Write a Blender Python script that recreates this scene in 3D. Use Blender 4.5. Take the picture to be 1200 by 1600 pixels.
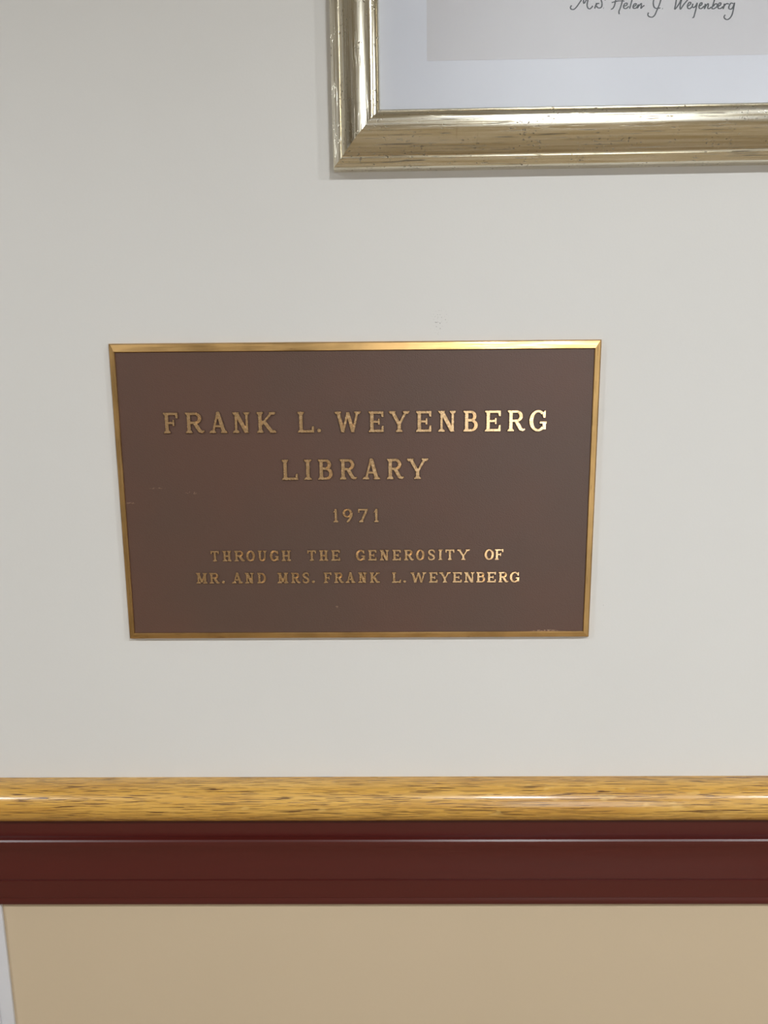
import bpy, bmesh, math, random
import numpy as np
from mathutils import Vector, Matrix

random.seed(4)
for o in list(bpy.data.objects): bpy.data.objects.remove(o)
scene = bpy.context.scene
C = scene.collection

# ------------------------------------------------------------------ camera
F_PX = 1202.0                       # focal length in pixels of the 1200x1600 frame
ZP = 1.33                           # height of the plaque's centre above the floor
YAW, PITCH, ROLL = math.radians(.625), math.radians(-10.788), math.radians(.464)
CAM = Vector((.0462, -.9719, ZP + .1628))
ROT = Matrix.Rotation(YAW, 3, 'Z') @ Matrix.Rotation(PITCH, 3, 'X') @ Matrix.Rotation(ROLL, 3, 'Y')
cam_data = bpy.data.cameras.new('camera')
cam_data.sensor_fit = 'VERTICAL'; cam_data.sensor_height = 36.0
cam_data.lens = 36.0 * F_PX / 1600.0
cam_data.clip_start = .01
cam = bpy.data.objects.new('camera', cam_data); C.objects.link(cam)
cm = Matrix((ROT.col[0], ROT.col[2], -ROT.col[1])).transposed().to_4x4()
cm.translation = CAM
cam.matrix_world = cm
scene.camera = cam

def at(px, py, d):
    """point seen at pixel (px, py) on the plane d metres in front of the wall"""
    r = ROT @ Vector(((px - 600) / F_PX, 1.0, -(py - 800) / F_PX))
    k = (-d - CAM.y) / r.y
    return CAM + r * k

# ------------------------------------------------------------------ world, exposure
world = bpy.data.worlds.new('world'); scene.world = world; world.use_nodes = True
bg = world.node_tree.nodes['Background']
bg.inputs[0].default_value = (.95, .97, 1.0, 1); bg.inputs[1].default_value = 5.0
vs = scene.view_settings
vs.view_transform = 'Standard'; vs.look = 'None'; vs.gamma = 1.0; vs.use_curve_mapping = False
vs.exposure = -0.03
LAMP = 415.0                         # radiance of the small downlight lenses

# ------------------------------------------------------------------ materials
def srgb(r, g, b):
    f = lambda c: (c / 255 / 12.92) if c / 255 <= .04045 else ((c / 255 + .055) / 1.055) ** 2.4
    return (f(r), f(g), f(b), 1)

class NT:
    def __init__(s, name):
        s.m = bpy.data.materials.new(name); s.m.use_nodes = True
        s.t = s.m.node_tree; s.b = s.t.nodes['Principled BSDF']; s.out = s.t.nodes['Material Output']
        s.co = s.t.nodes.new('ShaderNodeTexCoord').outputs['Object']
    def n(s, typ, **kw):
        nd = s.t.nodes.new(typ)
        for k, v in kw.items():
            if k.startswith('i_'):
                key = k[2:]; key = int(key) if key.isdigit() else key.replace('_', ' ')
                s.put(nd.inputs[key], v)
            else: setattr(nd, k, v)
        return nd
    def put(s, sock, v):
        if hasattr(v, 'is_linked') or isinstance(v, bpy.types.NodeSocket): s.t.links.new(v, sock)
        else: sock.default_value = v
    def set(s, **kw):
        for k, v in kw.items(): s.put(s.b.inputs[k.replace('_', ' ')], v)
        return s
    def mapped(s, sc, rot=(0, 0, 0)):
        return s.n('ShaderNodeMapping', i_Vector=s.co, i_Scale=sc, i_Rotation=rot).outputs[0]
    def noise(s, sc, scale=1, detail=3, rough=.5, rot=(0, 0, 0)):
        return s.n('ShaderNodeTexNoise', i_Vector=s.mapped(sc, rot), i_Scale=scale, i_Detail=detail, i_Roughness=rough).outputs[0]
    def ramp(s, fac, stops):
        r = s.n('ShaderNodeValToRGB', i_Fac=fac); e = r.color_ramp.elements
        while len(e) < len(stops): e.new(.5)
        for q, (p, c) in zip(e, stops):
            q.position = p; q.color = c if len(c) == 4 else (*c, 1)
        return r.outputs[0]
    def step(s, fac, a, b, lo=0., hi=1.):
        return s.n('ShaderNodeMapRange', i_Value=fac, i_1=a, i_2=b, i_3=lo, i_4=hi, interpolation_type='SMOOTHSTEP').outputs[0]
    def math(s, op, a, b=0.):
        return s.n('ShaderNodeMath', operation=op, i_0=a, i_1=b).outputs[0]
    def mix(s, fac, a, b):
        m = s.n('ShaderNodeMix', data_type='RGBA')
        s.put(m.inputs[0], fac); s.put(m.inputs[6], a); s.put(m.inputs[7], b)
        return m.outputs[2]
    def bump(s, h, strength, dist):
        nd = s.n('ShaderNodeBump', i_Height=h, i_Strength=strength, i_Distance=dist)
        s.put(s.b.inputs['Normal'], nd.outputs[0]); return s
    def spot(s, p, r):
        """1 at p, falling to 0 at distance r (p in object space)"""
        d = s.n('ShaderNodeVectorMath', operation='DISTANCE', i_0=s.co, i_1=p).outputs['Value']
        return s.step(d, r, r * .5)

def paint(name, col, rough=.55, spots=()):
    k = NT(name)
    c = k.mix(k.step(k.noise((1.7, 1.7, 1.7), 1, 4), .35, .65), col, tuple(v * .975 for v in col[:3]) + (1,))
    for p, r in spots:
        m = k.math('MULTIPLY', k.spot(p, r), k.step(k.noise((420, 420, 420), 1, 2), .60, .68))
        c = k.mix(k.math('MULTIPLY', m, .6), c, srgb(140, 136, 130))
    k.set(Base_Color=c, Roughness=rough)
    k.bump(k.noise((330, 330, 330), 1, 3), .12, .0006)
    return k.m

SC1, SC2, SC3 = at(688, 496, 0), at(683, 512, 0), at(943, 946, 0)
M = {}
M['wall'] = paint('upper_wall_paint', srgb(222, 220, 216), .5,
                  [(tuple(SC1), .012), (tuple(SC2), .010), (tuple(SC3), .003)])
M['tan'] = paint('lower_wall_paint', srgb(204, 184, 155), .5)
M['room'] = paint('room_wall_paint', srgb(168, 161, 152), .6)  # dark taupe invented for the unseen walls, to cut the light they bounce
M['ceil'] = paint('ceiling_paint', srgb(214, 214, 212), .8)

def carpet():
    k = NT('carpet')
    c = k.mix(k.noise((90, 90, 90), 1, 4), srgb(126, 111, 90), srgb(166, 150, 125))
    k.set(Base_Color=c, Roughness=.95); k.bump(k.noise((400, 400, 400)), .6, .004)
    return k.m
M['carpet'] = carpet()

def burgundy():
    k = NT('burgundy_gloss_paint')
    c = k.mix(k.step(k.noise((3, 40, 60), 1, 3), .3, .7), srgb(80, 26, 21), srgb(77, 25, 20))
    k.set(Base_Color=c, Roughness=.32)
    k.bump(k.noise((7, 60, 60), 1, 1), .04, .0010)
    return k.m
M['red'] = burgundy()

def oak():
    k = NT('varnished_oak')
    tone = k.noise((3.0, 34, 34), 1, 4, .55, (0, math.radians(1.2), 0))
    c = k.ramp(tone, [(.28, srgb(190, 138, 58)), (.5, srgb(211, 161, 74)), (.72, srgb(224, 177, 92))])
    fine = k.noise((9, 300, 300), 1, 3, .6)
    c = k.mix(k.step(fine, .52, .70, 0, .40), c, srgb(150, 98, 38))
    # open pores: short dark dashes along the grain
    pore = k.noise((26, 1250, 1250), 1, 1.5, .4, (0, math.radians(1.4), 0))
    dens = k.noise((5, 30, 30), 1, 2)
    pm = k.math('MULTIPLY', k.step(pore, .568, .62), k.step(dens, .28, .50, .7, 1))
    c = k.mix(k.math('MULTIPLY', pm, .95), c, srgb(88, 54, 24))
    # pale ray flecks
    ray = k.noise((30, 75, 75), 1, 2, .5)
    c = k.mix(k.step(ray, .655, .74, 0, .45), c, srgb(232, 190, 110))
    k.set(Base_Color=c, Roughness=k.step(k.noise((20, 200, 200)), .3, .7, .26, .36))
    k.set(Coat_Weight=.5, Coat_Roughness=.12)
    k.bump(k.math('SUBTRACT', 1.0, pm), .25, .0006)
    return k.m
M['oak'] = oak()

def brass(name, col, rough, grain=(18, 420, 420), tscale=(30, 330, 330), tarnish=.55):
    k = NT(name)
    br = k.noise(grain, 1, 3)
    tone = k.noise((22, 22, 22), 1, 3)
    c = k.mix(k.step(tone, .3, .7), col, tuple(v * .78 for v in col[:3]) + (1,))
    tarn = k.math('MULTIPLY', k.step(k.noise(tscale, 1, 4, .65), .60, .72), tarnish)
    c = k.mix(tarn, c, srgb(112, 80, 48))
    k.set(Base_Color=c, Metallic=1.0, Roughness=k.step(br, .3, .7, rough - .05, rough + .09))
    k.bump(br, .10 if tarnish > .4 else .035, .0004)
    return k.m
M['brass'] = brass('brushed_brass', srgb(210, 170, 112), .34)
M['letter'] = brass('polished_brass_lettering', srgb(244, 206, 158), .23, (260, 300, 300), (120, 140, 140), .3)

PC = Vector((0, 0, ZP))             # origin of the plaque and of its parts
def bronze():
    k = NT('brown_cast_bronze')
    big = k.noise((5, 5, 5), 1, 2)
    c = k.mix(k.step(big, .35, .65), srgb(95, 68, 56), srgb(90, 68, 57))
    def chips(p, sx, sz, amount, thr):
        # small scrapes down to the metal, elongated box mask round p
        v = k.n('ShaderNodeVectorMath', operation='SUBTRACT', i_0=k.co, i_1=tuple(p - PC)).outputs[0]
        v = k.n('ShaderNodeVectorMath', operation='MULTIPLY', i_0=v, i_1=(1 / sx, 0, 1 / sz)).outputs[0]
        l = k.n('ShaderNodeVectorMath', operation='LENGTH', i_0=v).outputs['Value']
        return k.math('MULTIPLY', k.math('MULTIPLY', k.step(l, 1, .6), k.step(k.noise((420, 420, 700), 1, 2), thr, thr + .06)), amount)
    for p, sx, sz, a, th in ((at(852, 986, .008), .020, .0026, .9, .44), (at(300, 770, .008), .010, .002, .6, .56),
                             (at(246, 763, .008), .013, .0012, .35, .46), (at(204, 786, .008), .007, .0012, .35, .46),
                             (at(527, 948, .008), .003, .002, .4, .52)):
        c = k.mix(chips(p, sx, sz, a, th), c, srgb(178, 146, 118))
    k.set(Base_Color=c, Roughness=.44, Specular_IOR_Level=.45)
    lea = k.n('ShaderNodeTexVoronoi', i_Vector=k.mapped((520, 520, 620)), i_Scale=1.0).outputs['Distance']
    h = k.math('ADD', k.math('MULTIPLY', lea, .5), k.noise((700, 700, 900), 1, 2))
    k.bump(h, .28, .0007)
    return k.m
M['bronze'] = bronze()

def silver():
    k = NT('distressed_silver_leaf')
    stre = k.noise((7, 300, 300), 1, 4, .6)
    c = k.ramp(stre, [(.30, srgb(204, 190, 158)), (.52, srgb(229, 222, 202)), (.75, srgb(240, 237, 228))])
    lineV = k.noise((160, 5, 5), 1, 3, .6)
    c = k.mix(k.step(lineV, .64, .72, 0, .35), c, srgb(140, 122, 86))
    speck = k.math('MULTIPLY', k.step(k.noise((260, 420, 420), 1, 2), .62, .67), k.step(k.noise((30, 45, 45), 1, 2), .48, .60))
    line = k.math('MULTIPLY', k.step(k.noise((18, 700, 700), 1, 2), .60, .67), k.step(k.noise((14, 30, 30), 1, 2), .44, .60))
    d = k.math('MAXIMUM', speck, line)
    c = k.mix(k.math('MULTIPLY', d, .8), c, srgb(84, 68, 44))
    k.set(Base_Color=c, Metallic=k.math('SUBTRACT', 1.0, k.math('MULTIPLY', d, .7)),
          Roughness=k.step(stre, .3, .7, .15, .25))
    k.bump(k.math('ADD', k.math('MULTIPLY', stre, .4), k.math('MULTIPLY', d, -1.0)), .16, .0005)
    return k.m
M['silver'] = silver()

def plain(name, col, rough=.6, **kw):
    k = NT(name)
    c = k.mix(k.step(k.noise((9, 9, 9), 1, 3), .3, .7), col, tuple(v * .97 for v in col[:3]) + (1,))
    k.set(Base_Color=c, Roughness=rough, **kw)
    return k.m
M['mat'] = plain('white_mat_board', srgb(240, 237, 243), .8)
M['print'] = plain('print_paper', srgb(228, 221, 222), .7)
M['ink'] = plain('dark_ink', srgb(44, 43, 50), .6)
M['white'] = plain('white_satin_paint', srgb(214, 213, 216), .4)
M['metal'] = plain('white_lamp_housing', srgb(225, 225, 225), .4)
M['door'] = plain('door_frame_paint', srgb(96, 82, 70), .4)

def pane(name, rough):
    k = NT(name); k.t.nodes.remove(k.b)
    fr = k.n('ShaderNodeFresnel', i_IOR=1.45).outputs[0]
    tr = k.n('ShaderNodeBsdfTransparent', i_Color=(.97, .98, .98, 1)).outputs[0]
    gl = k.n('ShaderNodeBsdfGlossy', i_Roughness=rough).outputs[0]
    mx = k.n('ShaderNodeMixShader', i_0=fr, i_1=tr, i_2=gl).outputs[0]
    k.t.links.new(mx, k.out.inputs[0]); return k.m
M['glass'] = pane('picture_glass', .42)
M['doorglass'] = pane('door_glass', .02)

def lamp(power):
    k = NT('lit_diffuser'); k.set(Base_Color=(.8, .8, .8, 1), Emission_Color=(.93, .97, 1.0, 1), Emission_Strength=power)
    return k.m
M['lamp'] = lamp(LAMP)

# ------------------------------------------------------------------ helpers
def link(name, me, mats, parent=None, loc=(0, 0, 0)):
    o = bpy.data.objects.new(name, me); C.objects.link(o)
    for m in (mats if isinstance(mats, (list, tuple)) else [mats]): me.materials.append(M[m])
    o.location = loc
    if parent: o.parent = parent
    return o
def mesh(name, verts, faces, mats, parent=None, loc=(0, 0, 0), mi=None, smooth=False):
    me = bpy.data.meshes.new(name); me.from_pydata([tuple(v) for v in verts], [], faces)
    bm = bmesh.new(); bm.from_mesh(me); bmesh.ops.recalc_face_normals(bm, faces=bm.faces); bm.to_mesh(me); bm.free()
    if mi is not None:
        for p, i in zip(me.polygons, mi): p.material_index = i
    if smooth:
        for p in me.polygons: p.use_smooth = True
    o = link(name, me, mats, parent, loc)
    return o
def box_data(a, b):
    (x0, y0, z0), (x1, y1, z1) = a, b
    v = [(x0, y0, z0), (x1, y0, z0), (x1, y1, z0), (x0, y1, z0), (x0, y0, z1), (x1, y0, z1), (x1, y1, z1), (x0, y1, z1)]
    f = [(0, 3, 2, 1), (4, 5, 6, 7), (0, 1, 5, 4), (1, 2, 6, 5), (2, 3, 7, 6), (3, 0, 4, 7)]
    return v, f
def boxes(name, bxs, mats, parent=None, loc=(0, 0, 0), bev=0):
    V, Fs = [], []
    for a, b in bxs:
        v, f = box_data(a, b); n = len(V)
        V += v; Fs += [tuple(i + n for i in q) for q in f]
    o = mesh(name, V, Fs, mats, parent, loc)
    if bev:
        m = o.modifiers.new('bevel', 'BEVEL'); m.width = bev; m.segments = 2
    return o
def tag(o, label=None, cat=None, group=None, kind=None):
    for k, v in (('label', label), ('category', cat), ('group', group), ('kind', kind)):
        if v: o[k] = v
    return o
def empty(name, loc):
    o = bpy.data.objects.new(name, None); C.objects.link(o); o.location = loc; o.empty_display_size = .05
    return o
def auto_smooth(o, ang=35):
    me = o.data
    for p in me.polygons: p.use_smooth = True
    bm = bmesh.new(); bm.from_mesh(me)
    for e in bm.edges:
        if len(e.link_faces) == 2 and e.calc_face_angle(0) > math.radians(ang): e.smooth = False
    bm.to_mesh(me); bm.free()

# ------------------------------------------------------------------ room shell
X0, X1, Y0, H = -2.5, 4.2, -3.5, 2.50
ZSPLIT = .80
T = .12
def S(name, o, label): return tag(o, label, None, None, 'structure')
# back wall: off-white above the rail, tan below it
wb = mesh('wall_back', [(X0 - T, 0, 0), (X1 + T, 0, 0), (X0 - T, 0, ZSPLIT), (X1 + T, 0, ZSPLIT), (X0 - T, 0, H), (X1 + T, 0, H),
                        (X0 - T, T, 0), (X1 + T, T, 0), (X0 - T, T, H), (X1 + T, T, H)],
          [(0, 1, 3, 2), (2, 3, 5, 4), (6, 8, 9, 7), (4, 5, 9, 8), (0, 6, 7, 1), (0, 2, 4, 8, 6), (1, 7, 9, 5, 3)],
          ['wall', 'tan'], mi=[1, 0, 0, 0, 0, 0, 0])
S('', wb, 'off-white wall with tan paint below the chair rail')
S('', boxes('floor', [((X0 - T, Y0 - T, -.1), (X1 + T, T, 0))], 'carpet'), 'brown carpeted floor')
S('', boxes('ceiling', [((X0 - T, Y0 - T, H), (X1 + T, T, H + .1))], 'ceil'), 'flat white ceiling')
S('', boxes('wall_left', [((X0 - T, Y0 - T, 0), (X0, 0, H))], 'room'), 'taupe side wall')
S('', boxes('wall_right', [((X1, Y0 - T, 0), (X1 + T, 0, H))], 'room'), 'taupe side wall')
DX0, DX1, DH = .60, 1.66, 2.12
S('', boxes('wall_front', [((X0, Y0 - T, 0), (DX0, Y0, H)), ((DX1, Y0 - T, 0), (X1, Y0, H)), ((DX0, Y0 - T, DH), (DX1, Y0, H))], 'room'),
  'taupe wall with a glazed doorway')
dr = empty('door_1_offscreen', (0, Y0 - .06, 0)); S('', dr, 'glazed entrance door opposite the plaque')
for a, b in ((DX0, DX1),):
    leaf = boxes('door_leaf', [((a + .004, -.025, .01), (a + .07, .025, DH)), ((b - .07, -.025, .01), (b - .004, .025, DH)),
                               ((a + .07, -.025, DH - .08), (b - .07, .025, DH)), ((a + .07, -.025, .01), (b - .07, .025, .15))], 'door', dr)
    boxes('pane', [((a + .068, -.004, .148), (b - .068, .004, DH - .078))], 'doorglass', leaf)
S('', boxes('baseboard_back', [((X0, -.014, 0), (X1, 0, .1))], 'red', bev=.003), 'burgundy baseboard')

# ------------------------------------------------------------------ ceiling lamps
def disc(r0, r1, z0, z1, n=40):
    V, Fs = [], []
    for r, z in ((r0, z0), (r1, z1)): V += [(r * math.cos(2 * math.pi * i / n), r * math.sin(2 * math.pi * i / n), z) for i in range(n)]
    return V, [(i, (i + 1) % n, n + (i + 1) % n, n + i) for i in range(n)]
def downlight(x, y, label, side):
    t = tag(empty('ceiling_downlight_%s_offscreen' % side, (x, y, H)), label, 'lamp', 'round ceiling downlights')
    V, Fs = disc(.094, .112, -.011, -.0005)
    o = mesh('trim_ring', V, Fs, 'metal', t)
    V, Fs = disc(.094, .0945, -.006, -.003); n = 40
    mesh('lens_%s_offscreen' % side, V[:n], [tuple(range(n))], 'lamp', t)
downlight(-1.76, -1.85, 'round recessed ceiling downlight nearest the near side wall', 'left')
downlight(.57, -1.9, 'round recessed ceiling downlight straight in front of the plaque', 'middle')
downlight(1.76, -1.9, 'round recessed ceiling downlight between plaque and far side wall', 'right')

# ------------------------------------------------------------------ chair rail
def zpx(py, d): return at(600, py, d).z
ZR = zpx(1213.5, 0)
def sweep(name, prof, mat, x0, x1, parent=None, ang=30):
    n = len(prof)
    xs = (x0, x1)
    V = [(x, -d, z) for x in xs for d, z in prof]
    Fs = [(i, (i + 1) % n, n + (i + 1) % n, n + i) for i in range(n)] + [tuple(range(n)), tuple(range(2 * n - 1, n - 1, -1))]
    o = mesh(name, V, Fs, mat, parent)
    auto_smooth(o, ang)
    return o
rail = tag(empty('trim_1', (0, 0, 0)), 'oak capped chair rail with burgundy painted moulding', None, None, 'structure')
# oak cap: rounded nose
zt = ZR; zl = zpx(1285, .024) ; rad = (zt - zl) / 2 * 1.02
zc = zt - rad; dc = .010
prof = [(0, zt), (.004, zt + .0002)]
for i in range(0, 25):
    a = math.radians(88 - i * (176 / 24))
    prof.append((dc + rad * math.cos(a) * 1.02, zc + rad * math.sin(a)))
prof += [(0, zc - rad)]
oakcap = sweep('oak_cap', prof, 'oak', X0, X1, rail)
zA = zc - rad + .001
zB = zpx(1305.5, .012)
sweep('upper_fillet', [(0, zA), (.012, zA), (.012, zB - .004), (0, zB - .004)], 'red', X0, X1, rail)
zC = zpx(1375, .021); zD = zpx(1403, .020); zE = zpx(1413.5, .021)
prof = [(0, zB), (.0125, zB), (.0165, zB - .0003), (.0195, zB - .0014), (.0210, zB - .0035), (.0214, zB - .008), (.0200, zB - .013), (.0190, zB - .020), (.0188, zB - .030),
        (.0196, zB - .040), (.0212, zC + .0016), (.0196, zC + .0006), (.0190, zC - .0006), (.0206, zC - .0016),
        (.0204, zD + .0012), (.0198, zD), (.0204, zD - .003), (.0206, zE + .002), (.0200, zE), (0, zE)]
sweep('moulding', prof, 'red', X0, X1, rail, 25)

# white upright board under the rail
xw = at(22, 1595, .005).x
t2 = tag(boxes('trim_2', [((xw - .13, -.005, .0), (xw, 0, zE + .001)), ((xw - .13, -.0075, .0), (xw - .0185, -.004, zE + .001))], 'white', bev=.0012),
         'white upright trim board below the chair rail', None, None, 'structure')

# ------------------------------------------------------------------ bronze plaque
TH = .0105                           # thickness of the casting
plq = tag(empty('memorial_plaque', PC), 'brown bronze plaque with raised brass lettering and border', 'plaque')
def L(p): return p - PC
tl, tr, br_, bl = at(170.5, 539.2, TH), at(940, 531.0, TH), at(918.8, 994.8, TH), at(202, 997.8, TH)
fx0 = ((tl.x + bl.x) / 2); fx1 = ((tr.x + br_.x) / 2); fz1 = ((tl.z + tr.z) / 2); fz0 = ((bl.z + br_.z) / 2)
zt0 = (at(169, 537.5, 0).z + at(941, 529.5, 0).z) / 2
itl, itr, ibr, ibl = at(178, 552, TH), at(930.2, 542.2, TH), at(911.6, 987, TH), at(209.6, 990.4, TH)
ix0 = (itl.x + ibl.x) / 2; ix1 = (itr.x + ibr.x) / 2; iz1 = (itl.z + itr.z) / 2; iz0 = (ibl.z + ibr.z) / 2
dr_ = .0034
FD = TH - .0022                      # depth of the brown field
def ring(x0, x1, z0, z1, d): return [Vector((x0, -d, z0 - ZP)), Vector((x1, -d, z0 - ZP)), Vector((x1, -d, z1 - ZP)), Vector((x0, -d, z1 - ZP))]
rings = [ring(fx0 - dr_, fx1 + dr_, fz0 - dr_, zt0, .0), ring(fx0 - .0003, fx1 + .0003, fz0 - .0003, fz1 + .0003, TH - .0024),
         ring(fx0 + .0006, fx1 - .0006, fz0 + .0006, fz1 - .0004, TH - .0018),
         ring(ix0 - .0004, ix1 + .0004, iz0 - .0004, iz1 + .0004, TH), ring(ix0 + .0003, ix1 - .0003, iz0 + .0003, iz1 - .0003, TH - .0006),
         ring(ix0 + .0008, ix1 - .0008, iz0 + .0008, iz1 - .0008, FD - .003), ]
# four mitred border bars
names = ['border_bar'] * 4
for s in range(4):
    V = []
    drop = .0018 if s == 2 else .0006       # the top bar slopes more than the others
    for j, r in enumerate(rings):
        for v in (r[s], r[(s + 1) % 4]):
            v = v.copy()
            if j == 1: v.y = -(TH - drop - .0006)
            if j == 2: v.y = -(TH - drop)
            V.append(v)
    # closed section: come back along the wall
    V += [rings[5][s].copy(), rings[5][(s + 1) % 4].copy()]; V[-1].y = 0; V[-2].y = 0
    n = len(V) // 2
    c0 = sum(V, Vector()) / len(V)
    Fs = [(2 * i, 2 * i + 1, 2 * ((i + 1) % n) + 1, 2 * ((i + 1) % n)) for i in range(n)]
    Fs += [tuple(2 * i for i in range(n)), tuple(2 * i + 1 for i in reversed(range(n)))]
    if s in (1, 3):                  # local X runs along the bar so that the brushing follows it
        rot = Matrix.Rotation(math.radians(90), 3, 'Y')
        o = mesh('border_bar', [rot.transposed() @ v for v in V], Fs, 'brass', plq); o.rotation_euler = (0, math.radians(90), 0)
    else:
        o = mesh('border_bar', V, Fs, 'brass', plq)
e = .0012
boxes('field', [((ix0 - e, -FD, iz0 - ZP - e), (ix1 + e, 0, iz1 - ZP + e))], 'bronze', plq)

# ---- letters: convex pieces in a box of width w (cap height = 1)
def rect(x0, y0, x1, y1): return [(x0, y0), (x1, y0), (x1, y1), (x0, y1)]
def bar(ax, ay, bx, by, t0, t1=None):
    """slanted stroke cut horizontally at both ends; t = horizontal thickness"""
    t1 = t1 or t0
    return [(ax - t0 / 2, ay), (ax + t0 / 2, ay), (bx + t1 / 2, by), (bx - t1 / 2, by)]
def slab(cx, y, hw, s, up):
    """serif at y, half width hw, bracket towards the stem; up = +1 sits on the baseline"""
    return [[(cx - hw, y), (cx + hw, y), (cx + hw * .96, y + up * s * .62), (cx - hw * .96, y + up * s * .62)],
            [(cx - hw * .95, y + up * s * .55), (cx + hw * .95, y + up * s * .55), (cx + hw * .55, y + up * s * 1.25), (cx - hw * .55, y + up * s * 1.25)]]
def arc(cx, cy, rx, ry, a0, a1, th, tv, n=14):
    out = []
    P = lambda a, k: (cx + (rx - k * th) * math.cos(a), cy + (ry - k * tv) * math.sin(a))
    for i in range(n):
        a, b = math.radians(a0 + (a1 - a0) * i / n), math.radians(a0 + (a1 - a0) * (i + 1) / n)
        out.append([P(a, 0), P(b, 0), P(b, 1), P(a, 1)])
    return out
def spine(pts, widths):
    out = []
    for (a, b, wa, wb_) in zip(pts[:-1], pts[1:], widths[:-1], widths[1:]):
        dx, dy = b[0] - a[0], b[1] - a[1]; l = math.hypot(dx, dy) or 1; nx, ny = -dy / l, dx / l; ex, ey = dx / l * .02, dy / l * .02
        out.append([(a[0] + nx * wa / 2 - ex, a[1] + ny * wa / 2 - ey), (b[0] + nx * wb_ / 2 + ex, b[1] + ny * wb_ / 2 + ey),
                    (b[0] - nx * wb_ / 2 + ex, b[1] - ny * wb_ / 2 + ey), (a[0] - nx * wa / 2 - ex, a[1] - ny * wa / 2 - ey)])
    return out
def glyph(ch, w, t):
    th = t * .70; s = t * .62
    hs = t * .98                                   # serif half width
    P = []
    def stem(x, y0=0, y1=1, tt=None, foot=True, head=True, h=None):
        P.append(rect(x - (tt or t) / 2, y0, x + (tt or t) / 2, y1))
        if foot: P.extend(slab(x, y0, h or hs, s, 1))
        if head: P.extend(slab(x, y1, h or hs, s, -1))
    if ch in 'FEL':
        x = hs
        stem(x)
        if ch in 'FE':
            P.append(rect(x, 1 - th, w, 1)); P.append([(w - th * .85, 1 - .27), (w, 1 - .27), (w, 1), (w - th * 1.3, 1)])
            m = w * .74
            P.append(rect(x, .5 - th * .45, m, .5 + th * .45)); P.append([(m - th * .7, .35), (m, .35), (m, .65), (m - th * .7, .65)])
        if ch in 'EL':
            P.append(rect(x, 0, w, th)); P.append([(w - th * 1.3, 0), (w - .0, 0), (w, .30), (w - th * .75, .30)])
    elif ch == 'I':
        stem(w / 2, h=w / 2)
    elif ch == '1':
        stem(w * .55, head=False, h=w * .45); P.append([(0, .70), (w * .55, .80), (w * .62, 1), (w * .45, 1)])
    elif ch == 'T':
        stem(w / 2, head=False); P.append(rect(0, 1 - th, w, 1))
        P.append([(0, .70), (th * .8, .70), (th * 1.2, 1), (0, 1)]); P.append([(w - th * .8, .70), (w, .70), (w, 1), (w - th * 1.2, 1)])
    elif ch == 'H':
        stem(hs); stem(w - hs); P.append(rect(hs, .5 - th / 2, w - hs, .5 + th / 2))
    elif ch in 'RB':
        x = hs
        stem(x)
        bw = w * (.88 if ch == 'R' else .90)
        lo = .45 if ch == 'R' else .49
        cy = (1 + lo) / 2; ry = (1 - lo) / 2
        rx = ry * 1.05; cx = bw - rx
        P.append(rect(x, 1 - th, cx + .01, 1)); P.append(rect(x, lo, cx + .01, lo + th))
        P.extend(arc(cx, cy, rx, ry, -90, 90, t * 1.02, th))
        if ch == 'B':
            hi = lo + th * .9; cy = hi / 2; ry = hi / 2; rx = ry * 1.1; cx = w - rx
            P.append(rect(x, 0, cx + .01, th)); P.append(rect(x, hi - th, cx + .01, hi))
            P.extend(arc(cx, cy, rx, ry, -90, 90, t * 1.05, th))
        else:
            P.extend(spine([(w * .50, lo + th * .3), (w * .64, .30), (w * .77, .11), (w * .90, .055), (w, .10)], [t * .9, t * 1.1, t * 1.0, t * .66, t * .45]))
    elif ch == 'D':
        x = hs; stem(x); rx = min(.5, w * .55); cx = w - rx
        P.append(rect(x, 1 - th, cx + .01, 1)); P.append(rect(x, 0, cx + .01, th)); P.extend(arc(cx, .5, rx, .5, -90, 90, t * 1.05, th, 18))
    elif ch == 'A':
        P.append(bar(hs * 1.0, 0, w / 2 - t * .05, 1, th * .95)); P.append(bar(w - hs * 1.0, 0, w / 2, 1, t * 1.15, t * 1.05))
        P.append([(w / 2 - t * .6, .94), (w / 2 + t * .6, .94), (w / 2 + t * .3, 1.03), (w / 2 - t * .3, 1.03)])
        P.append(rect(w * .26, .28, w * .74, .28 + th * .9))
        P.extend(slab(hs, 0, hs, s, 1)); P.extend(slab(w - hs, 0, hs, s, 1))
    elif ch == 'N':
        xl, xr = hs, w - hs * .9
        stem(xl, tt=th); P.append(rect(xr - th / 2, 0, xr + th / 2, 1)); P.extend(slab(xr, 1, hs * .9, s, -1))
        P.append(bar(xr - th * .15, 0, xl, 1, t * 1.25))
    elif ch == 'M':
        xl, xr = hs, w - hs
        stem(xl, tt=th); stem(xr, tt=t)
        P.append(bar(w / 2, .12, xl, 1, t)); P.append(bar(w / 2, .12, xr, 1, th))
    elif ch == 'K':
        x = hs; stem(x)
        P.append(bar(x + t * .2, .36, w - hs * 1.1, 1, th * 1.15)); P.append(bar(w - hs * 1.1, 0, x + t * .9, .58, t * 1.25))
        P.extend(slab(w - hs * 1.1, 1, hs, s, -1)); P.extend(slab(w - hs * 1.0, 0, hs, s, 1))
    elif ch == 'W':
        b1, b2 = w * .31, w * .69
        P.append(bar(b1, 0, hs, 1, t)); P.append(bar(b1, 0, w / 2, .97, th)); P.append(bar(b2, 0, w / 2, .97, t)); P.append(bar(b2, 0, w - hs, 1, th))
        P.extend(slab(hs, 1, hs, s, -1)); P.extend(slab(w - hs, 1, hs, s, -1))
    elif ch == 'Y':
        stem(w / 2, 0, .5, head=False)
        P.append(bar(w / 2, .36, hs, 1, t * 1.1)); P.append(bar(w / 2, .36, w - hs, 1, th * 1.1))
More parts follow.
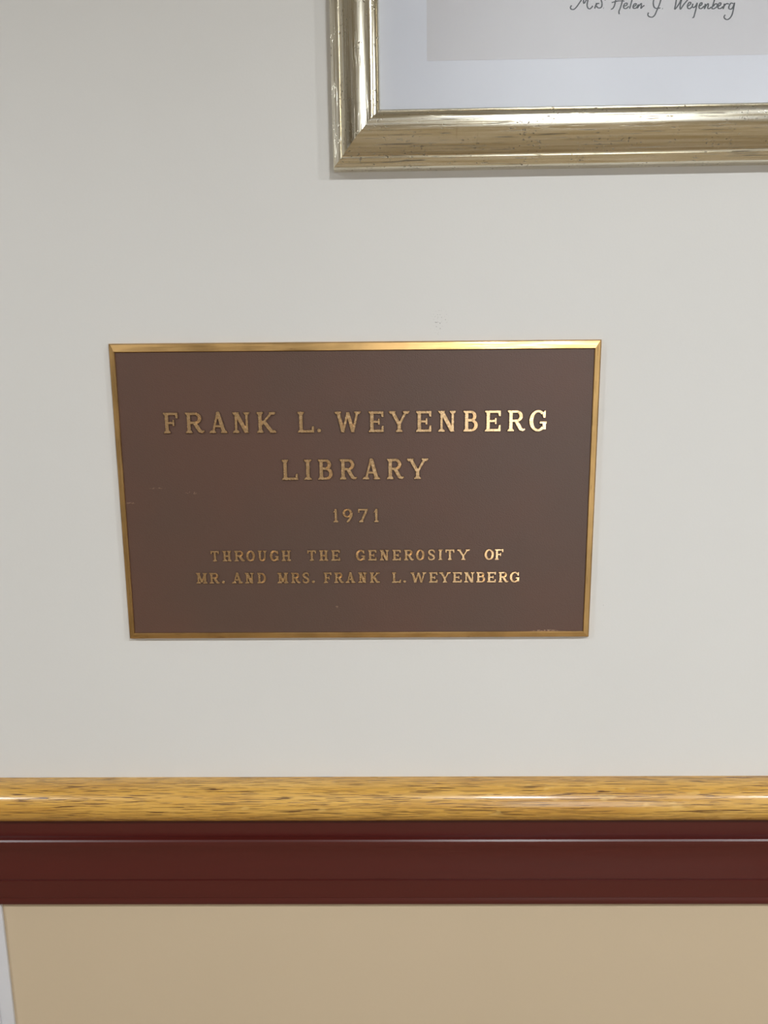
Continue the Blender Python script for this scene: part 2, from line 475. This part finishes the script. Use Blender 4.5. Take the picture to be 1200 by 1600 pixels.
        P.extend(slab(hs, 1, hs, s, -1)); P.extend(slab(w - hs, 1, hs, s, -1))
    elif ch == 'O':
        P.extend(arc(w / 2, .5, w / 2, .51, 0, 360, t * 1.1, th, 28))
    elif ch == 'U':
        xl, xr = hs, w - hs * .85
        stem(xl, .3, 1, foot=False); stem(xr, .3, 1, tt=th, foot=False, h=hs * .85)
        cx = (xl - t / 2 + xr + th / 2) / 2; rx = (xr + th / 2 - xl + t / 2) / 2
        P.extend(arc(cx, .34, rx, .35, 180, 360, t * .9, th, 16))
    elif ch == 'G':
        P.extend(arc(w * .5, .5, w * .5, .515, 48, 318, t * 1.15, th, 24))
        P.append([(w * .80, .64), (w * .93, .64), (w * .93, .98), (w * .85, .98), (w * .74, .80)])
        P.append(rect(w * .86 - t * .5, .08, w * .86 + t * .5, .42)); P.append(rect(w * .60, .36, w, .36 + s))
    elif ch == 'S':
        pts = [(w * .90, .68), (w * .86, .84), (w * .70, .94), (w * .48, .955), (w * .25, .90), (w * .15, .76), (w * .23, .62), (w * .50, .51),
               (w * .77, .40), (w * .87, .25), (w * .76, .10), (w * .52, .045), (w * .28, .06), (w * .13, .16), (w * .09, .33)]
        k = t * .78
        P.extend(spine(pts, [k * .6, k * .8, k * .85, k * .9, k, k * 1.1, k * 1.2, k * 1.3, k * 1.2, k * 1.1, k, k * .9, k * .85, k * .8, k * .6]))
    elif ch == '9':
        P.extend(arc(w * .5, .68, w * .5, .33, 0, 360, t * 1.05, th, 24))
        P.extend(spine([(w * .93, .70), (w * .90, .48), (w * .76, .26), (w * .54, .06), (w * .46, .02)], [t, t * 1.0, t * .95, t * .85, t * .7]))
    elif ch == '7':
        P.append(rect(0, 1 - th * 1.1, w, 1)); P.append([(0, .72), (th * .8, .72), (th * 1.2, 1), (0, 1)])
        P.append(bar(w * .30, 0, w * .88, 1 - th, t * 1.1)); P.extend(slab(w * .32, 0, hs, s, 1))
    elif ch == '.':
        P.append([(w / 2 + w / 2 * math.cos(a * math.pi / 8), w / 2 + w / 2 * math.sin(a * math.pi / 8)) for a in range(16)])
    return P
def offset(poly, d):
    n = len(poly); out = []
    for i in range(n):
        p0, p1, p2 = Vector(poly[i - 1]), Vector(poly[i]), Vector(poly[(i + 1) % n])
        e1, e2 = (p1 - p0), (p2 - p1)
        if e1.length < 1e-9 or e2.length < 1e-9: out.append(tuple(p1)); continue
        n1, n2 = Vector((e1.y, -e1.x)).normalized(), Vector((e2.y, -e2.x)).normalized()
        m = n1 + n2; q = m.length
        if q < .3: out.append(tuple(p1 + n1 * d)); continue
        m /= q; out.append(tuple(p1 + m * min(d / max(m.dot(n1), .35), 2.2 * d)))
    return out
def letter(ch, px0, px1, yt, yb, t, relief, name):
    d = FD + relief
    a, b = at(px0, yb, d), at(px1, yb, d); c = at((px0 + px1) / 2, yt, d)
    hgt = c.z - (a.z + b.z) / 2
    if ch == '.': hgt = (b.x - a.x); w = 1.0
    else: w = (b.x - a.x) / hgt
    V, Fs, MI = [], [], []
    for pi_, poly in enumerate(glyph(ch, w, t)):
        up = (pi_ * 5 % 9) * 1.6e-5
        area = sum(poly[i - 1][0] * poly[i][1] - poly[i][0] * poly[i - 1][1] for i in range(len(poly)))
        if abs(area) < 1e-6: continue
        if area < 0: poly = poly[::-1]
        n = len(poly); k = len(V)
        loops = [(offset(poly, .00045 / hgt), 0), (offset(poly, .00012 / hgt), relief - .0003 + up), (offset(poly, -.00012 / hgt), relief + up)]
        for lp, dep in loops: V += [(x * hgt, -dep, y * hgt) for x, y in lp]
        for lv in range(2):
            for i in range(n):
                j = (i + 1) % n
                Fs.append((k + lv * n + i, k + lv * n + j, k + (lv + 1) * n + j, k + (lv + 1) * n + i)); MI.append(1 - lv)
        Fs.append(tuple(k + 2 * n + i for i in range(n))); MI.append(0)
    me = bpy.data.meshes.new(name); me.from_pydata(V, [], Fs)
    for p, i in zip(me.polygons, MI): p.material_index = i
    o = link(name, me, ['letter', 'bronze'], plq)
    base = Vector((a.x, -FD + .0004, (a.z + b.z) / 2)) - PC
    o.location = base
    return o
ROWS = [
 (.165, .0030, ((256, 645.0, 677.2), (854, 641.0, 673.6)),
  [('F', 256, 278.7), ('R', 290.3, 318.7), ('A', 327.3, 355.3), ('N', 364, 390.7), ('K', 401.6, 431.7), ('L', 465.3, 490.7), ('.', 495.8, 501.6),
   ('W', 523.3, 564), ('E', 576, 599.5), ('Y', 607.6, 640), ('E', 650, 674), ('N', 684.7, 712), ('B', 723.8, 746.5), ('E', 757.4, 782.2),
   ('R', 792.8, 819.7), ('G', 826.8, 854)]),
 (.165, .0030, ((440, 718.6, 750.2), (669, 716.4, 748.4)),
  [('L', 440.8, 465.4), ('I', 475.4, 487.3), ('B', 497, 520), ('R', 531, 557), ('A', 566.5, 594.2), ('R', 604.6, 630.4), ('Y', 635.8, 669.2)]),
 (.165, .0022, ((520, 795.6, 816.3), (592, 795.2, 816)),
  [('1', 520.3, 528.5), ('9', 535.5, 550.5), ('7', 559.7, 574.5), ('1', 583.7, 591.7)]),
 (.20, .0022, ((329, 861.2, 877.6), (787, 858.2, 874.8)),
  [('T', 329.2, 342.6), ('H', 347.8, 361.6), ('R', 366.2, 382.3), ('O', 384.8, 398.6), ('U', 402.9, 416.7), ('G', 421.7, 435.6), ('H', 440, 454.7),
   ('T', 480.4, 494.2), ('H', 498.8, 512.8), ('E', 517.5, 531.5), ('G', 556, 570.5), ('E', 575, 588.5), ('N', 593.2, 608), ('E', 613, 626.4),
   ('R', 631.3, 646.3), ('O', 649.8, 663.4), ('S', 668.4, 680), ('I', 684.7, 691.3), ('T', 695.8, 710), ('Y', 713.8, 734), ('O', 757, 771.6), ('F', 773, 786.4)]),
 (.20, .0022, ((307, 895.6, 912.2), (812, 893.8, 910.0)),
  [('M', 306.8, 324), ('R', 327.4, 343.2), ('.', 346.9, 351.2), ('A', 362.4, 379.3), ('N', 382.8, 397), ('D', 402, 415.7), ('M', 433.7, 450.4),
   ('R', 454.7, 469.4), ('S', 472.6, 483.4), ('.', 487.4, 491.7), ('F', 505.8, 518.4), ('R', 522.2, 537), ('A', 539.7, 555.4), ('N', 559.7, 573.3),
   ('K', 577.8, 594), ('L', 612.4, 626.4), ('.', 630.2, 634.3), ('W', 641.2, 666.3), ('E', 670.2, 683.6), ('Y', 686, 704.3), ('E', 707, 721.4),
   ('N', 725, 741.2), ('B', 744, 758), ('E', 760.8, 774.7), ('R', 778.6, 793.8), ('G', 796.4, 811.6)])]
for t, relief, ((xa, ta, ba), (xb, tb, bb)), items in ROWS:
    for ch, x0, x1 in items:
        k = ((x0 + x1) / 2 - xa) / (xb - xa)
        letter(ch, x0, x1, ta + (tb - ta) * k, ba + (bb - ba) * k, t, relief, 'full_stop' if ch == '.' else 'digit' if ch.isdigit() else 'letter')

# ------------------------------------------------------------------ framed picture
# section of the moulding: (distance from the outer edge, distance from the wall)
SEC = [(0, .000), (0, .0155), (.0008, .0172), (.0050, .0190), (.0105, .0216), (.0112, .0212), (.0120, .0214), (.0126, .0226)]
TILT = [(.0126, 43), (.018, 39), (.026, 33), (.034, 27), (.042, 20), (.047, 15), (.051, 10), (.0535, 4), (.0555, -5), (.058, -14), (.061, -22), (.063, -32)]
w_, d_ = SEC[-1]
while w_ < .0629:
    st = .0012
    ti = float(np.interp(w_ + st / 2, [a for a, b in TILT], [b for a, b in TILT]))
    w_ += st; d_ += st * math.tan(math.radians(ti)); SEC.append((w_, d_))
OFF = .004
SEC += [(.0638, d_ - .0010), (.0644, d_ - .0004), (.0654, d_ - .0002), (.0664, d_ - .0008), (.0670, d_ - .0020), (.0676, .0230), (.0676, .006), (.060, .000)]
SEC = [(w, d + OFF if d > .001 else d) for w, d in SEC]
corner = at(520.8, 262.8, .0172 + OFF); corner.y = 0
inner = at(590.5, 170.6, d_ - .0008 + OFF)
MW = .0676
sc = (inner.z - corner.z) / MW
SEC = [(w * sc, d) for w, d in SEC]; MW *= sc
FW, FH = .80, .98
pic = tag(empty('picture_frame', corner), 'silver-gilt framed print with white mat and handwritten name, hung above the plaque', 'picture')
pic.rotation_euler = (0, math.radians(-.36), 0)
def frame_rail(length, loc, roty):
    """local X along the rail, +Z towards the picture's inside"""
    n = len(SEC); V = []
    for w, d in SEC: V.append((w, -d, w))
    for w, d in SEC: V.append((length - w, -d, w))
    Fs = [(i, (i + 1) % n, n + (i + 1) % n, n + i) for i in range(n)] + [tuple(range(n)), tuple(range(2 * n - 1, n - 1, -1))]
    o = mesh('frame_rail', V, Fs, 'silver', pic, loc)
    o.rotation_euler = (0, roty, 0); auto_smooth(o, 28)
    return o
g = .0002
frame_rail(FW, (0, 0, 0), 0)
frame_rail(FH, (0, 0, FH), math.radians(90))            # left upright
frame_rail(FH, (FW, 0, 0), math.radians(-90))           # right upright
frame_rail(FW, (FW, 0, FH), math.radians(180))          # top
i0 = MW - .004
boxes('mat_board', [((i0, -.019 - OFF, i0), (FW - i0, -.012 - OFF, FH - i0))], 'mat', pic)
pv = pic.matrix_basis.copy()
Rp = Matrix.Rotation(math.radians(-.36), 3, 'Y')
def inpic(px, py, d):
    return Rp.transposed() @ (at(px, py, d) - corner)
q = inpic(667, 95.2, .0194 + OFF)
pr = boxes('print', [((q.x, -.0194 - OFF, q.z), (FW - q.x, -.0188 - OFF, FH - q.z))], 'print', pic)
boxes('glass', [((i0, -.0225 - OFF, i0), (FW - i0, -.0205 - OFF, FH - i0))], 'glass', pic)

def smooth(pts, n=6):
    P = [pts[0]] + pts + [pts[-1]]; out = []
    for i in range(1, len(P) - 2):
        p0, p1, p2, p3 = [np.array(P[i + k], float) for k in (-1, 0, 1, 2)]
        for j in range(n):
            t = j / n
            out.append(.5 * ((2 * p1) + (-p0 + p2) * t + (2 * p0 - 5 * p1 + 4 * p2 - p3) * t * t + (-p0 + 3 * p1 - 3 * p2 + p3) * t ** 3))
    out.append(np.array(P[-2], float)); return out
A = lambda pts: [(885 + x / 8.571, y / 8.571) for x, y in pts]
B = lambda pts: [(1010 + x / 8.0, y / 8.0) for x, y in pts]
STROKES = [
 A([(72, 72), (55, 95), (62, 120), (95, 127), (130, 100), (165, 52), (200, 0), (225, -50), (238, -70), (236, -30), (228, 20), (236, 45), (262, 8), (285, -40), (298, -66), (294, -30), (282, 30), (277, 75), (290, 110), (315, 118), (340, 98), (352, 76)]),
 A([(405, 38), (392, 75), (378, 115), (392, 78), (418, 46), (440, 50)]),
 A([(520, -60), (490, -70), (466, -40), (466, 0), (476, 40), (472, 88), (446, 108), (412, 98), (408, 78)]),
 A([(492, 108), (498, 112)]), A([(514, -4), (526, 2)]),
 A([(605, 34), (650, 24), (700, 12), (780, 14)]),
 A([(680, -70), (664, -20), (655, 25), (642, 76), (622, 112), (594, 126)]),
 A([(762, -70), (752, -10), (742, 40), (722, 106), (703, 155), (708, 192)]),
 A([(772, 84), (808, 68), (812, 44), (788, 46), (766, 78), (770, 108), (800, 114), (838, 84)]),
 A([(890, -70), (878, 0), (862, 60), (846, 118)]),
 A([(895, 90), (926, 74), (934, 50), (910, 54), (892, 90), (904, 112), (936, 104), (958, 72)]),
 A([(966, 58), (950, 108), (975, 74), (1004, 46), (1002, 80), (998, 112), (1020, 90), (1046, 72)]),
 B([(130, -80), (104, -40), (86, 30), (94, 84), (122, 105), (176, 99)]),
 B([(196, -80), (180, 0), (160, 62), (130, 132), (104, 188), (74, 214), (38, 210), (18, 188), (26, 156)]),
 B([(196, 106), (204, 110)]),
 B([(384, -70), (374, 0), (364, 60), (354, 116), (398, 64), (434, -4), (450, -60)]),
 B([(450, -60), (436, 10), (424, 60), (424, 116), (470, 52), (520, -8), (545, -50)]),
 B([(515, 78), (545, 58), (555, 34), (536, 30), (515, 65), (516, 98), (540, 109), (572, 84)]),
 B([(582, 44), (574, 80), (590, 95), (615, 75), (636, 34)]),
 B([(636, 34), (620, 110), (602, 178), (590, 216), (572, 221)]),
 B([(660, 78), (690, 58), (695, 36), (676, 40), (658, 75), (664, 105), (690, 105), (720, 76)]),
 B([(738, 46), (724, 110), (746, 70), (770, 46), (774, 66), (766, 100), (784, 108), (814, 86)]),
 B([(866, -70), (850, 0), (834, 55), (820, 106), (850, 106), (880, 82), (882, 52), (860, 50), (834, 82)]),
 B([(895, 82), (925, 62), (930, 38), (910, 40), (893, 75), (900, 105), (930, 105), (958, 80)]),
 B([(976, 44), (958, 112), (976, 70), (1005, 45), (1030, 52)]),
 B([(1086, 45), (1056, 40), (1036, 70), (1030, 105), (1060, 114), (1086, 80), (1102, 32)]),
 B([(1102, 32), (1088, 110), (1072, 178), (1040, 230), (1000, 245), (970, 216), (986, 184)])]
V, Fs = [], []
for k_, st in enumerate(STROKES):
    pts = [inpic(x, y, .0195 + OFF) for x, y in smooth(st)]
    n0 = len(V); m = len(pts)
    for i, p in enumerate(pts):
        d = pts[min(i + 1, m - 1)] - pts[max(i - 1, 0)]; d.y = 0
        d = d.normalized() if d.length > 1e-9 else Vector((1, 0, 0))
        nn = Vector((-d.z, 0, d.x)); hw = .00052 + .00028 * abs(d.z) - (.0003 if i in (0, m - 1) else 0)
        for sgn in (-1, 1): V.append(Vector((p.x, -.01955 - OFF, p.z)) + nn * hw * sgn)
    Fs += [(n0 + 2 * i, n0 + 2 * i + 1, n0 + 2 * i + 3, n0 + 2 * i + 2) for i in range(m - 1)]
hw_ = mesh('handwriting', V, Fs, 'ink', pr)
tag(hw_, 'dark handwritten name in slanting script')
